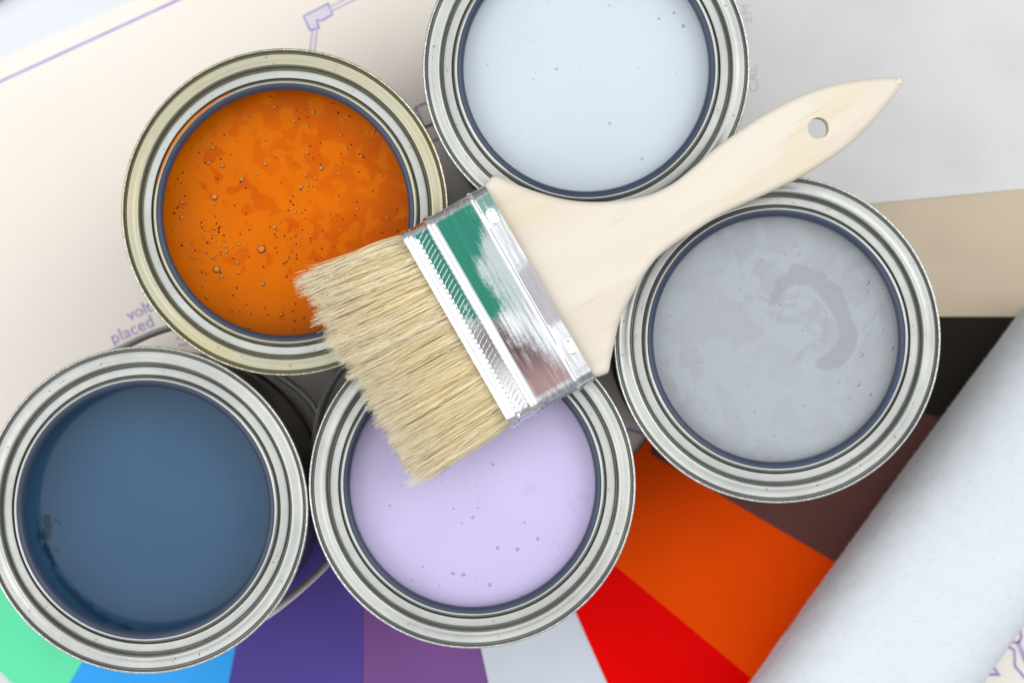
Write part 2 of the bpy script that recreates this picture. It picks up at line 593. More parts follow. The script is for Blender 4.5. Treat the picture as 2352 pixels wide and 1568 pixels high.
ink_line([(-300, 325), (0, 188), (430, -9), (700, -133)], 7, MAT['ink_pale'], name='border_line')
elbow = [(697, 38), (754, 9), (764, 34), (740, 48), (727, 47), (733, 65), (712, 70)]
vs = [tuple(at(u, v, PZ) + Vector((0, 0, 0.00008))) for u, v in elbow]
link('pipe_elbow_fill', mesh('elbow', vs, [tuple(range(len(vs)))]), MAT['ink_fill'], plan)
ink_line(elbow, 3.6, MAT['ink'], True)
ink_line([(761, 15), (850, -28)], 3, MAT['ink_pale'])
ink_line([(764, 25), (860, -22)], 3, MAT['ink_pale'])
ink_line([(718, 70), (705, 170)], 3, MAT['ink_pale'])
ink_line([(728, 70), (715, 170)], 3, MAT['ink_pale'])
# box symbols between the orange and the white can
ink_line([(1010, 222), (955, 247), (975, 293), (1030, 270)], 4.5, MAT['ink'], True)
ink_line([(975, 293), (990, 325), (1020, 315), (1003, 281)], 5, MAT['ink'], True)
ink_line([(955, 247), (948, 265), (975, 293)], 4, MAT['ink_pale'])
# lines between the lavender and the grey can
ink_line([(1440, 985), (1500, 1000), (1520, 960)], 6, MAT['ink'])
ink_line([(1440, 1052), (1500, 1035)], 6, MAT['ink'])
# drawing at the lower right
ink_line([(2360, 1405), (2325, 1450)], 9, MAT['ink'])
circ = [(2333 + 13 * math.cos(a), 1459 + 16 * math.sin(a)) for a in [i * math.pi / 8 for i in range(16)]]
ink_line(circ, 6, MAT['ink'], True)
ink_line([(2338, 1474), (2368, 1545)], 11, MAT['ink_pale'])
ink_line([(2290, 1468), (2330, 1492), (2331, 1528), (2368, 1572)], 6, MAT['ink'])
ink_line([(2286, 1490), (2272, 1518), (2294, 1548), (2242, 1546), (2210, 1600)], 6, MAT['ink'])
ink_line([(2242, 1560), (2290, 1612)], 7, MAT['ink_pale'])
ink_line([(2310, 1300), (2380, 1360)], 5, MAT['ink_pale'])
# faint lines hidden in the gap between orange, blue and lavender cans
ink_line([(600, 880), (640, 930), (700, 1010)], 5, MAT['ink'])


def text_mesh(body, name, mat, parent, p0, ang, size, z, spacing=1.0):
    cu = bpy.data.curves.new('txt', 'FONT')
    cu.body = body
    cu.size = size
    cu.space_character = spacing
    cu.resolution_u = 3
    ob = bpy.data.objects.new('txt', cu)
    C.objects.link(ob)
    bpy.context.view_layer.update()
    me = bpy.data.meshes.new_from_object(ob.evaluated_get(bpy.context.evaluated_depsgraph_get()))
    bpy.data.objects.remove(ob, do_unlink=True)
    me.name = name
    me.transform(Matrix.Translation((p0.x, p0.y, z)) @ Matrix.Rotation(ang, 4, 'Z'))
    return link(name, me, mat, parent)


ta = math.atan2(784 - 745 - (784 - 786), 350 - 263) + R(1)
text_mesh('volt', 'printed_text', MAT['ink'], plan, at(297, 738, PZ), R(24.5), 0.0066, PZ + 0.00014, 0.98)
text_mesh('placed  for', 'printed_text', MAT['ink'], plan, at(260, 791, PZ), R(24.5), 0.0067, PZ + 0.00014, 1.02)
ink_line([(404, 778), (436, 766)], 4, MAT['ink_pale'])
ink_line([(410, 792), (440, 790)], 4, MAT['ink_pale'])

# ------------------------------------------------------------------ colour cards
cards = [
    ('mint green colour card at the lower left, under the slate blue can', (0.145, 0.80, 0.435), (312, 866), (-0.70, 0.714), 700),
    ('bright sky blue colour card peeking out below the slate blue can', (0.047, 0.39, 0.93), (453, 1082), (-0.517, 0.856), 800),
    ('deep violet colour card between the slate blue and lavender cans', (0.100, 0.068, 0.315), (624, 1059), (-0.19, 0.982), 800),
    ('dusty mauve colour card below the lavender can, right of the violet one', (0.205, 0.088, 0.285), (835, 1180), (0.0, 1.0), 800),
    ('pale grey colour card between the mauve and the red card', (0.60, 0.65, 0.725), (1052, 1246), (0.213, 0.977), 800),
    ('pure red colour card between the pale grey and the orange card', (0.78, 0.0, 0.0), (1264, 1273), (0.405, 0.914), 800),
    ('vivid orange colour card between the red card and the dark brown card', (0.84, 0.072, 0.0), (1315, 1217), (0.771, 0.637), 760),
    ('dark plum brown colour card below the grey can, beside the fleece roller', (0.130, 0.055, 0.050), (1490, 1040), (0.864, 0.504), 780),
    ('black colour card right of the grey can, partly under the roller', (0.024, 0.020, 0.016), (1620, 813), (0.966, 0.259), 780),
    ('tan beige colour card right of the grey can, above the black one', (0.59, 0.495, 0.37), (1660, 727), (1.0, 0.0), 800),
    ('large light grey colour card filling the upper right under the brush handle', (0.69, 0.69, 0.68), (1640, 502), (0.9955, -0.095), 830),
]
cz = 0.0009
card_objs = []
for i, (lab, col, st, d, L) in enumerate(cards):
    nx, ny = d[1], -d[0]
    W = 520 if i < 10 else 640
    q = [(st[0], st[1]), (st[0] + d[0] * L, st[1] + d[1] * L),
         (st[0] + d[0] * L + nx * W, st[1] + d[1] * L + ny * W), (st[0] + nx * W, st[1] + ny * W)]
    pts = [at(u, v, cz) for u, v in q]
    # rounded corners, 3 mm
    out = []
    for k in range(4):
        p, a, b = pts[k], pts[k - 1], pts[(k + 1) % 4]
        da, db = (a - p).normalized() * 0.0025, (b - p).normalized() * 0.0025
        for s_ in (0, 0.33, 0.67, 1):
            out.append(p + da * (1 - s_) ** 2 + db * s_ ** 2)
    m_ = mat_card('card_colour_%02d' % i, col, 0.42 if i in (1, 5) else 0.5)
    # signed area -> counter-clockwise
    ar = sum(out[k].x * out[(k + 1) % len(out)].y - out[(k + 1) % len(out)].x * out[k].y for k in range(len(out)))
    if ar < 0: out = out[::-1]
    o = sheet('colour_card', out, cz - 0.00015, cz + 0.00022, m_)
    tag(o, lab, 'colour card', 'colour cards fanned out under the cans')
    card_objs.append((o, cz + 0.00022))
    cz += 0.00042
g_card, g_z = card_objs[-1]
text_mesh('CAL', 'printed_text', MAT['card_print'], g_card, at(1742, 212, g_z), R(93), 0.0052, g_z + 0.00008, 1.1)
text_mesh('EM', 'printed_text', MAT['card_print'], g_card, at(1727, 52, g_z), R(93), 0.0052, g_z + 0.00008, 1.1)
CAN_BASE = 0.0056


# ------------------------------------------------------------------ paint cans
def mmz(p): return [(r / 1000, ZR + z / 1000) for r, z in p]


def densify(p, sub=4):
    q = catmull([(a, b, 0) for a, b in p], sub)
    return [(v.x, v.y) for v in q]


rim_pts = [(50.6, -4.6), (52.6, -4.3), (53.6, -3.7), (54.15, -2.8), (54.2, -1.2), (54.15, -0.5), (53.9, -0.14),
           (53.6, -0.12), (53.4, -0.42), (53.3, -1.1), (53.12, -2.1), (52.9, -2.5), (52.7, -2.1), (52.58, -1.5), (52.38, -1.1),
           (52.05, -1.0), (51.55, -1.12), (50.6, -1.12), (49.6, -0.92), (48.95, -1.0), (48.58, -1.45), (48.44, -3.0), (48.2, -5.2), (47.92, -5.9), (47.64, -5.2), (47.48, -4.2),
           (47.1, -3.85), (45.8, -3.72), (44.75, -3.7), (44.47, -4.3), (44.25, -5.8), (44.03, -5.2), (43.9, -3.2),
           (43.62, -2.3), (43.2, -2.05), (42.85, -2.15)]
me_rim = lathe('rim', densify(mmz(rim_pts), 3), 288)
lip_pts = [(43.0, -2.3), (42.7, -2.16), (42.2, -2.2), (41.6, -2.5), (41.05, -3.1), (40.75, -4.0), (40.7, -5.2), (41.0, -6.3), (42.0, -7.0),
           (49.7, -7.2), (49.8, -22.0)]
me_lip = lathe('inner_lip', densify(mmz(lip_pts), 3), 224)
for me_ in (me_rim, me_lip):
    me_.polygons.foreach_set('use_smooth', [True] * len(me_.polygons))


def wall_mesh(zb):
    p = [(0.0005, zb + 0.002), (0.047, zb + 0.002), (0.0485, zb), (0.0500, zb), (0.0512, zb + 0.0006), (0.0514, zb + 0.0025), (0.0504, zb + 0.0032),
         (0.0502, zb + 0.004), (0.0502, ZR - 0.012), (0.0502, ZR - 0.006), (0.0506, ZR - 0.0046), (0.0520, ZR - 0.0043)]
    me = lathe('wall', p, 128)
    me.polygons.foreach_set('use_smooth', [True] * len(me.polygons))
    return me


me_wall_hi = wall_mesh(CAN_BASE)
me_wall_lo = wall_mesh(PZ + 0.0002)


def seg_dist(px, py, ax, ay, bx, by):
    dx, dy = bx - ax, by - ay
    L = dx * dx + dy * dy
    t = 0 if L == 0 else max(0, min(1, ((px - ax) * dx + (py - ay) * dy) / L))
    return math.hypot(px - ax - t * dx, py - ay - t * dy)


def paint_mesh(nr, nt, patches=None, cx=0, cy=0, seed=0.0):
    """disc of paint (flat with a tiny meniscus); patches: list of polylines [(u,v,width_px)...] of skin, swirl and painted rim shade"""
    rad = 0.0496
    vs = [(0, 0, 0)]
    for i in range(1, nr + 1):
        r = rad * i / nr
        zz = 0.0011 * math.exp(-(rad - r) / 0.0012)
        for k in range(nt):
            a = 2 * math.pi * k / nt
            vs.append((r * math.cos(a), r * math.sin(a), zz))
    fs = [(0, 1 + k, 1 + (k + 1) % nt) for k in range(nt)]
    for i in range(nr - 1):
        for k in range(nt):
            k2 = (k + 1) % nt
            a0 = 1 + i * nt
            fs.append((a0 + k, a0 + nt + k, a0 + nt + k2, a0 + k2))
    me = mesh('paint', vs, fs)
    me.polygons.foreach_set('use_smooth', [True] * len(me.polygons))
    if patches is not None:
        at_ = me.attributes.new('patch', 'FLOAT', 'POINT')
        val = []
        for x, y, z in vs:
            best = 0.0
            u = cx + x / S
            v = cy - y / S
            nz = mnoise.noise(Vector((u * 0.035, v * 0.035, seed))) * 7 + mnoise.noise(Vector((u * 0.12, v * 0.12, seed + 3))) * 3.5
            for pl, strength in patches:
                for q in range(len(pl) - 1):
                    a, b = pl[q], pl[q + 1]
                    d = seg_dist(u, v, a[0], a[1], b[0], b[1])
                    wd = (a[2] + b[2]) / 2
                    k = (wd + nz - d) / 5.0 + 0.5
                    if k > 0:
                        best = max(best, min(1, k) * strength)
            val.append(best)
        at_.data.foreach_set('value', val)
    return me


def dome_mesh(spots, name, flat_k=0.75, seg=10, rings=4):
    vs, fs = [], []
    for x, y, r, z in spots:
        b = len(vs)
        for i in range(rings):
            e = i / rings * math.pi / 2
            for k in range(seg):
                a = 2 * math.pi * k / seg
                vs.append((x + r * math.cos(e) * math.cos(a), y + r * math.cos(e) * math.sin(a), z + r * flat_k * math.sin(e)))
        vs.append((x, y, z + r * flat_k))
        for i in range(rings - 1):
            for k in range(seg):
                k2 = (k + 1) % seg
                fs.append((b + i * seg + k, b + i * seg + k2, b + (i + 1) * seg + k2, b + (i + 1) * seg + k))
        for k in range(seg):
            fs.append((b + (rings - 1) * seg + k, b + (rings - 1) * seg + (k + 1) % seg, b + rings * seg))
    me = mesh(name, vs, fs)
    me.polygons.foreach_set('use_smooth', [True] * len(me.polygons))
    return me


def make_can(u, v, label, paint_label, paint_mat, bub_mat, pin_shade_mat, depth, n_bub, n_pin, big=(), gold=False, patches=None,
             low=False, seed=1, pin_r=(0.00010, 0.00022), rot=0.0, blobs=0.0):
    rnd = random.Random(seed)
    c = at(u, v, ZR)
    can = empty('paint_can', (c.x, c.y, 0.0))
    tag(can, label, 'paint can', 'open paint cans')
    link('wall', me_wall_lo if low else me_wall_hi, MAT['wall'], can)
    rme = me_rim.copy()
    for vtx in rme.vertices:
        a_ = math.atan2(vtx.co.y, vtx.co.x)
        q_ = Vector((math.cos(a_) * 1.6, math.sin(a_) * 1.6, seed * 3.1))
        dr = 1 + 0.0016 * mnoise.noise(q_) + 0.0005 * mnoise.noise(q_ * 5)
        vtx.co.x *= dr; vtx.co.y *= dr
        vtx.co.z += 0.00016 * mnoise.noise(q_ * 1.7 + Vector((9, 0, 0))) + 0.00009 * mnoise.noise(q_ * 9)
    rme.materials.clear()
    ro = link('rim', rme, MAT['tin_gold'] if gold else MAT['tin'], can)
    ro.rotation_euler.z = rot
    link('inner_lip', me_lip, MAT['lacquer'], can)
    # scuffs and specks left by the lid on the rim
    vs_, fs_q = [], []
    for _ in range(26):
        a_ = rnd.uniform(0, 6.283); r_ = rnd.choice([rnd.uniform(0.0450, 0.0468), rnd.uniform(0.0492, 0.0518)])
        z_ = ZR + (-0.00362 if r_ < 0.048 else -0.00078)
        b_ = len(vs_)
        l_, w_ = rnd.uniform(0.00012, 0.0005), rnd.uniform(0.00008, 0.00018)
        t_ = rnd.uniform(0, 3.14)
        for k_ in range(7):
            e_ = 6.283 * k_ / 7
            px_, py_ = l_ * math.cos(e_), w_ * math.sin(e_) * rnd.uniform(0.6, 1.2)
            vs_.append((r_ * math.cos(a_) + px_ * math.cos(t_) - py_ * math.sin(t_), r_ * math.sin(a_) + px_ * math.sin(t_) + py_ * math.cos(t_), z_))
        fs_q.append(tuple(range(b_, b_ + 7)))
    tag(link('scuff_marks', mesh('scuff_marks', vs_, fs_q), MAT['scuff'], can), kind='stuff')
    # paint level
    zp = ZR - depth
    dense = patches is not None
    kk = (D + depth) / D
    pme = paint_mesh(120 if dense else 24, 380 if dense else 96,
                     [([( (a - u) * kk + u, (b - v) * kk + v, w_) for a, b, w_ in pl], s_) for pl, s_ in patches] if dense else None, u, v, seed)
    # the plan position of a mark on the paint, relative to the can
    pa = link('paint', pme, paint_mat, can)
    pa.location = (0, 0, zp)
    pa['label'] = paint_label

    def rel(a, b):
        q = at(a, b, zp)
        return q.x - c.x, q.y - c.y
    bs, ps = [], []
    for a, b, r in big:
        x, y = rel(a, b)
        r_ = r * S * kk * (0.72 if r > 9.5 else 0.58 if gold else 0.48); bs.append((x, y, r_, 0.00005)); ps.append((x + 0.00008, y - 0.00008, r_ * 1.22, -0.00003))  # dark disc under the bubble paints its shaded lower right edge
    cl = [(rnd.uniform(-0.035, 0.035), rnd.uniform(-0.035, 0.035)) for _ in range(9)]

    def spot():
        while True:
            if rnd.random() < 0.28:
                q = rnd.choice(cl)
                x, y = q[0] + rnd.gauss(0, 0.004), q[1] + rnd.gauss(0, 0.004)
            else:
                x, y = rnd.uniform(-0.041, 0.041), rnd.uniform(-0.041, 0.041)
            if math.hypot(x, y) < 0.0405:
                return x, y
    for _ in range(n_bub):
        x, y = spot()
        r_ = (0.00024 + 0.00036 * rnd.random() ** 2.0) * (1.0 if gold else 0.72); bs.append((x, y, r_, 0.00005)); ps.append((x + 0.00005, y - 0.00005, r_ * 1.25, -0.00003))  # small bubbles get the same painted shade ring
    for _ in range(n_pin):
        x, y = spot()
        ps.append((x, y, rnd.uniform(*pin_r), -0.00002))
    if bs:
        o = link('bubbles', dome_mesh(bs, 'bubbles', 0.5, 14, 5), bub_mat, pa)
        tag(o, kind='stuff')
    if ps:
        o = link('pinholes_and_bubble_shade', dome_mesh(ps, 'pinholes_and_bubble_shade', 0.22, 10, 2), pin_shade_mat, pa)
        tag(o, kind='stuff')
    return can, c


orange_big = [(600, 572, 12), (497, 618, 11), (519, 578, 7), (610, 376, 8), (630, 522, 8.5), (645, 722, 8), (603, 652, 8), (690, 430, 8),
              (492, 452, 10), (492, 468, 7), (417, 465, 8), (510, 380, 9), (720, 257, 7), (417, 500, 8), (488, 590, 7), (545, 603, 7), (547, 626, 7),
              (555, 412, 8), (725, 410, 6), (706, 350, 7), (478, 374, 7), (488, 340, 7), (607, 320, 6), (676, 278, 7), (632, 245, 7), (737, 386, 8),
              (830, 358, 7), (706, 290, 6), (783, 310, 6), (820, 480, 6), (890, 500, 6), (860, 300, 6), (590, 400, 5), (440, 590, 6)]
can_o, c_o = make_can(654, 487, 'open can of orange paint with gold tinted rim and many bubbles, at the upper left',
                      'orange paint with darker patches and bubbles', MAT['p_orange'], MAT['bub_orange'], MAT['pin_shade_orange'], 0.0165, 85, 230, orange_big,
                      gold=True, low=True, seed=4, pin_r=(0.00018, 0.00042))
sv, sf = [], []
ns_ = 48
for k in range(ns_ + 1):
    f_ = k / ns_
    a = R(112) + R(56) * f_
    hw_ = 0.00042 * math.sin(math.pi * f_) ** 0.6 * (0.8 + 0.3 * mnoise.noise(Vector((f_ * 9, 0, 0)))) + 0.00002
    for dr_, dz_ in ((-hw_, 0.0), (0.0, 0.00012), (hw_, 0.0)):
        r_ = 0.04345 + dr_
        sv.append((r_ * math.cos(a), r_ * math.sin(a), ZR - 0.00195 + dz_))
for k in range(ns_):
    for q in range(2):
        sf.append((3 * k + q, 3 * k + q + 1, 3 * k + q + 4, 3 * k + q + 3))
link('paint_smear', mesh('paint_smear', sv, sf), MAT['p_orange'], can_o, True)
can_w, c_w = make_can(1347, 155, 'open can of icy white paint at the top, cut off by the frame', 'icy bluish white paint with tiny specks',
                      MAT['p_white'], MAT['bub_white'], MAT['pin_shade_white'], 0.0095, 14, 120, [(1568, 60, 8), (1120, 150, 4), (1400, 283, 6)],
                      seed=7, rot=1.1)
sw = [([(1783, 690, 10), (1800, 655, 14), (1835, 627, 20), (1880, 640, 22), (1922, 680, 22), (1945, 730, 20), (1958, 775, 19), (1950, 800, 22), (1925, 825, 22), (1900, 832, 14)], 0.95),
      ([(1790, 690, 5), (1825, 678, 4), (1870, 682, 4), (1905, 720, 6), (1900, 780, 8)], 0.45),
      ([(1800, 735, 6), (1845, 735, 8), (1880, 765, 6)], 0.4), ([(1830, 830, 5), (1850, 805, 6), (1875, 790, 4)], 0.4),
      ([(1575, 575, 18), (1600, 545, 22), (1650, 520, 16)], 0.45), ([(1545, 905, 14), (1580, 970, 22), (1640, 1015, 18)], 0.4)]  # both arcs: rim shade painted into the grey along the left
can_g, c_g = make_can(1785, 779, 'open can of cool grey paint with a faint swirl, at the right under the handle',
                      'cool grey paint with a lilac swirl', MAT['p_grey'], MAT['bub_grey'], MAT['pin_shade_grey'], 0.0095, 60, 95,
                      [(1978, 815, 9), (1970, 882, 9), (1992, 648, 9), (1998, 905, 7), (2048, 800, 7), (1600, 830, 6)], patches=sw, seed=11, rot=2.3, pin_r=(0.00008, 0.00019))
sk = [([(88, 1196, 6), (92, 1215, 14), (86, 1240, 5)], 1.0), ([(108, 1203, 5), (118, 1208, 4)], 0.9),
      ([(84, 1260, 4), (95, 1285, 9), (108, 1308, 4)], 1.0), ([(110, 1272, 3), (113, 1275, 3)], 0.9), ([(66, 1205, 2), (72, 1245, 2.5), (78, 1275, 3)], 0.8),
      ([(100, 1310, 5), (128, 1350, 8), (170, 1395, 9), (220, 1430, 7), (280, 1450, 4)], 0.7)]  # crescent of lip shade painted into the blue at the lower left
can_b, c_b = make_can(332, 1171, 'open can of slate blue paint, smooth and dark, at the lower left',
                      'slate blue paint with small dark skin patches and painted lip shade at the left', MAT['p_blue'], None, None, 0.0195, 0, 0, patches=sk, seed=5, rot=4.0, low=False)
lav_big = [(1040, 1315, 7.5), (1064, 1318, 8), (1124, 1341, 8), (1214, 1365, 6), (1198, 1368, 6), (1234, 1236, 7), (1142, 1257, 7), (1188, 1260, 8),
           (1379, 1047, 6), (1385, 1185, 6), (1356, 1270, 6), (895, 1160, 5), (1050, 1400, 5), (1085, 1187, 6)]
can_l, c_l = make_can(1085, 1113, 'open can of pale lavender paint at the bottom middle, under the bristles',
                      'pale lavender paint with fine bubbles', MAT['p_lav'], MAT['bub_lav'], MAT['pin_shade_lav'], 0.0100, 16, 90, lav_big, seed=21, rot=5.2,
                      pin_r=(0.00009, 0.00022))


def bail(can, c, spec, name='bail_handle'):
    """wire handle: spec = list of (angle deg, radius m, z)"""
    P = [Vector((r * math.cos(R(a)), r * math.sin(R(a)), z)) for a, r, z in spec]
    o = link(name, tube(name, catmull(P, 8), 0.00135, 10), MAT['wire'], can, True)
    for a, r, z in (spec[0], spec[-1]):
        pv = Vector((0.0505 * math.cos(R(a)), 0.0505 * math.sin(R(a)), z))
        ear = lathe('ear', [(0.0, 0.0030), (0.0030, 0.0028), (0.0052, 0.0012), (0.0068, 0.0002), (0.0070, -0.0012)], 24)
        eo = link('ear', ear, MAT['wall'], can, True)
        eo.rotation_mode = 'QUATERNION'
        eo.location = pv
        eo.rotation_quaternion = Vector((math.cos(R(a)), math.sin(R(a)), 0)).to_track_quat('Z', 'Y')


kz = lambda z: S * (D + ZR - z) / D
bail(can_b, c_b, [(126, 0.0525, 0.084), (112, 0.0545, 0.075), (95, 383 * kz(0.06), 0.060), (84, 402 * kz(0.052), 0.052), (77, 410 * kz(0.047), 0.047),
                  (66, 0.0572, 0.043), (34, 0.0590, 0.036), (4, 0.0572, 0.043), (-10, 408 * kz(0.047), 0.047), (-18, 396 * kz(0.053), 0.053),
                  (-26, 383 * kz(0.060), 0.060), (-42, 0.0545, 0.075), (-58, 0.0525, 0.084)])
bail(can_l, c_l, [(205, 0.0525, 0.084), (190, 0.0545, 0.070), (176, 0.0572, 0.055), (160, 0.0600, 0.045), (142, 0.0615, 0.038), (124, 0.0600, 0.045),
                  (110, 0.0585, 0.052), (88, 0.0560, 0.068), (60, 0.054, 0.080), (45, 0.0525, 0.084)])

# ------------------------------------------------------------------ paint roller sleeve
RR = 0.0335
zc = 0.0052 + RR
la, lb = at(1722, 1568, zc), at(2352, 694, zc)
rd = (lb - la).normalized()
rn = Vector((rd.y, -rd.x, 0))
ra = at(2270, 1568, zc)
wid = abs((ra - la).dot(rn))
RR = wid / 2 * 0.925
zc = 0.0052 + RR - 0.0015
ctr = la + rd * 0.055 + rn * (RR + 0.0016)
ctr.z = zc
rol = empty('paint_roller_sleeve', (ctr.x, ctr.y, 0.0), math.atan2(rd.y, rd.x))
tag(rol, 'fluffy white fleece paint roller sleeve lying diagonally at the lower right', 'paint roller')
Lh = 0.125
nu, nv = 150, 96
vs, fs = [], []


def roller_r(xx):
    return RR + 0.0012 - 0.10 * xx * xx * (1.0 if xx > 0 else 0.5)


for i in range(nu + 1):
    xx = -Lh + 2 * Lh * i / nu
    for k in range(nv):
        a = 2 * math.pi * k / nv
        nz = mnoise.fractal(Vector((xx * 160, math.cos(a) * 5, math.sin(a) * 5)), 0.8, 2.0, 3) * 0.0004
        endr = 1.0 - 0.10 * max(0, (abs(xx) - Lh + 0.01) / 0.01) ** 2
        sq = (abs(math.cos(a)) ** 2.9 + abs(math.sin(a)) ** 2.9) ** (-1 / 2.9)
        r = (roller_r(xx) - 0.0009 + nz * 0.6) * endr * sq
        vs.append((xx, r * math.cos(a), zc + r * math.sin(a)))
for i in range(nu):
    for k in range(nv):
        k2 = (k + 1) % nv
        fs.append((i * nv + k, i * nv + k2, (i + 1) * nv + k2, (i + 1) * nv + k))
# rings closing the nap down to the core
base_n = len(vs)
rc = 0.019
for xx in (-Lh, Lh):
    for k in range(nv):
        a = 2 * math.pi * k / nv
        vs.append((xx, rc * math.cos(a), zc + rc * math.sin(a)))
for k in range(nv):
    k2 = (k + 1) % nv
    fs.append((k, base_n + k, base_n + k2, k2))
    fs.append((nu * nv + k, nu * nv + k2, base_n + nv + k2, base_n + nv + k))
link('nap', mesh('nap', vs, fs), MAT['fleece'], rol, True)
cm = lathe('core', [(0.019, -Lh - 0.002), (0.019, Lh + 0.002), (0.0172, Lh + 0.002), (0.0172, -Lh - 0.002)], 64, close=True)
cm.transform(Matrix.Translation((0, 0, zc)) @ Matrix.Rotation(math.pi / 2, 4, 'Y'))
link('core', cm, MAT['core'], rol)
rng = np.random.default_rng(3)
NF = 30000
xx = rng.uniform(-Lh, Lh, NF)
aa = np.where(rng.random(NF) < 0.6, np.where(rng.random(NF) < 0.5, rng.uniform(-0.45, 0.75, NF), math.pi + rng.uniform(-0.75, 0.45, NF)), rng.uniform(0, math.pi, NF))
r0 = RR + 0.0012 - np.where(xx > 0, 0.10, 0.05) * xx * xx - 0.0012
r0 = r0 * (np.abs(np.cos(aa)) ** 2.9 + np.abs(np.sin(aa)) ** 2.9) ** (-1 / 2.9)
ln_ = rng.uniform(0.0005, 0.0016, NF)
dirr = np.stack([rng.normal(0, 0.55, NF), np.cos(aa) + rng.normal(0, 0.45, NF), np.sin(aa) + rng.normal(0, 0.45, NF)], 1)
dirr /= np.linalg.norm(dirr, axis=1)[:, None]
p0 = np.stack([xx, r0 * np.cos(aa), zc + r0 * np.sin(aa)], 1)
tang = np.cross(dirr, rng.normal(0, 1, (NF, 3)))
tang /= np.linalg.norm(tang, axis=1)[:, None]
bit = np.cross(dirr, tang)
fw = 0.00007
V = np.stack([p0 + tang * fw, p0 - tang * fw * 0.5 + bit * fw * 0.87, p0 - tang * fw * 0.5 - bit * fw * 0.87, p0 + dirr * ln_[:, None]], 1).reshape(-1, 3)
b4 = (np.arange(NF) * 4)[:, None]
T = np.concatenate([b4 + np.array([[0, 1, 3]]), b4 + np.array([[1, 2, 3]]), b4 + np.array([[2, 0, 3]])], 0)
o = link('fleece_fibres', mesh_np('fleece_fibres', V, T), MAT['fibre'], rol)
tag(o, kind='stuff')

# ------------------------------------------------------------------ paintbrush
BA = math.atan2(111.5, 194)
bo = at(1046, 760, ZR + 0.013)
brush = empty('paintbrush', (bo.x, bo.y, ZR), BA)
tag(brush, 'flat wooden paintbrush with metal ferrule and blond bristles lying across the cans', 'paintbrush')
inv = Matrix.Rotation(-BA, 4, 'Z')


def loc2(u, v, z=0.010):
    p = at(u, v, ZR + z)
    q = inv @ Vector((p.x - bo.x, p.y - bo.y, 0))
    return q.x, q.y


FL, FW, FT = 0.0318, 0.0730, 0.0160        # ferrule length, width, thickness
FZ = FT / 2 + 0.0004                       # its mid height above the rims


def ridge(t):
    """height of the pressed profile along the ferrule, in mm (t in 0..1)"""
    pts = [(0, 0.0), (0.006, 0.30), (0.055, 0.42), (0.062, 0.22), (0.100, 0.16), (0.114, -0.22), (0.125, -0.30), (0.262, -0.30), (0.270, 0.05), (0.284, 0.52),
           (0.318, 0.55), (0.326, 0.28), (0.360, 0.20), (0.370, -0.12), (0.385, -0.16), (0.775, -0.16), (0.786, -0.10), (0.797, 0.36), (0.822, 0.38), (0.834, 0.0),
           (0.865, -0.04), (0.985, -0.02), (1.0, -0.12)]
    for a, b in zip(pts, pts[1:]):
        if t <= b[0]:
            return a[1] + (b[1] - a[1]) * (t - a[0]) / max(1e-9, b[0] - a[0])
    return pts[-1][1]


ts = sorted(set([i / 60 for i in range(61)] + [0.006, 0.055, 0.062, 0.100, 0.114, 0.125, 0.262, 0.270, 0.284, 0.318, 0.326, 0.360, 0.370, 0.385, 0.775, 0.786, 0.797, 0.822, 0.834, 0.865, 0.985]))


def section(h, nflat=24, narc=9):
    """rounded-rect outline in (y, z), expanded by h"""
    hw, ht, r = FW / 2 + h, FT / 2 + h, 0.0048
    out = []
    ym = hw - r
    for i in range(nflat + 1):
        out.append((-ym + 2 * ym * i / nflat, ht))
    for i in range(1, narc):
        a = math.pi / 2 * (1 - i / narc)
        out.append((ym + r * math.cos(a), ht - r + r * math.sin(a)))
    out.append((hw, ht - r)); out.append((hw, -ht + r))
    for i in range(1, narc):
        a = -math.pi / 2 * (i / narc)
        out.append((ym + r * math.cos(a), -ht + r + r * math.sin(a)))
    for i in range(nflat + 1):
        out.append((ym - 2 * ym * i / nflat, -ht))
    for i in range(1, narc):
        a = -math.pi / 2 - math.pi / 2 * (i / narc)
        out.append((-ym + r * math.cos(a), -ht + r + r * math.sin(a)))
    out.append((-hw, -ht + r)); out.append((-hw, ht - r))
    for i in range(1, narc):
        a = math.pi - math.pi / 2 * (i / narc)
        out.append((-ym + r * math.cos(a), ht - r + r * math.sin(a)))
    return out


vs, fs = [], []
ns = len(section(0))
for t_ in ts:
    h = ridge(t_) / 1000
    for y_, z_ in section(h):
        dent = mnoise.noise(Vector((t_ * 3, y_ * 90, 2.0))) * 0.00012
        vs.append((t_ * FL, y_, FZ + z_ + (dent if z_ > 0 else 0)))
for i in range(len(ts) - 1):
    for k in range(ns):
        k2 = (k + 1) % ns
        fs.append((i * ns + k, (i + 1) * ns + k, (i + 1) * ns + k2, i * ns + k2))
# turned-in edges at both mouths
for end, i, dx in ((0, 0, 0.0012), (1, len(ts) - 1, -0.0012)):
    b = len(vs)
    for y_, z_ in section(-0.0007):
        vs.append((ts[i] * FL + dx, y_, FZ + z_))
    for k in range(ns):
        k2 = (k + 1) % ns
        q = (i * ns + k, i * ns + k2, b + k2, b + k)
        fs.append(q if end == 0 else q[::-1])
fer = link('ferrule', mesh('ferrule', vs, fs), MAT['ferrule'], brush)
for p in fer.data.polygons: p.use_smooth = True
bm = bmesh.new(); bm.from_mesh(fer.data)
for e in bm.edges:
    if len(e.link_faces) == 2 and e.calc_face_angle(0) > R(24): e.smooth = False
bm.to_mesh(fer.data); bm.free()

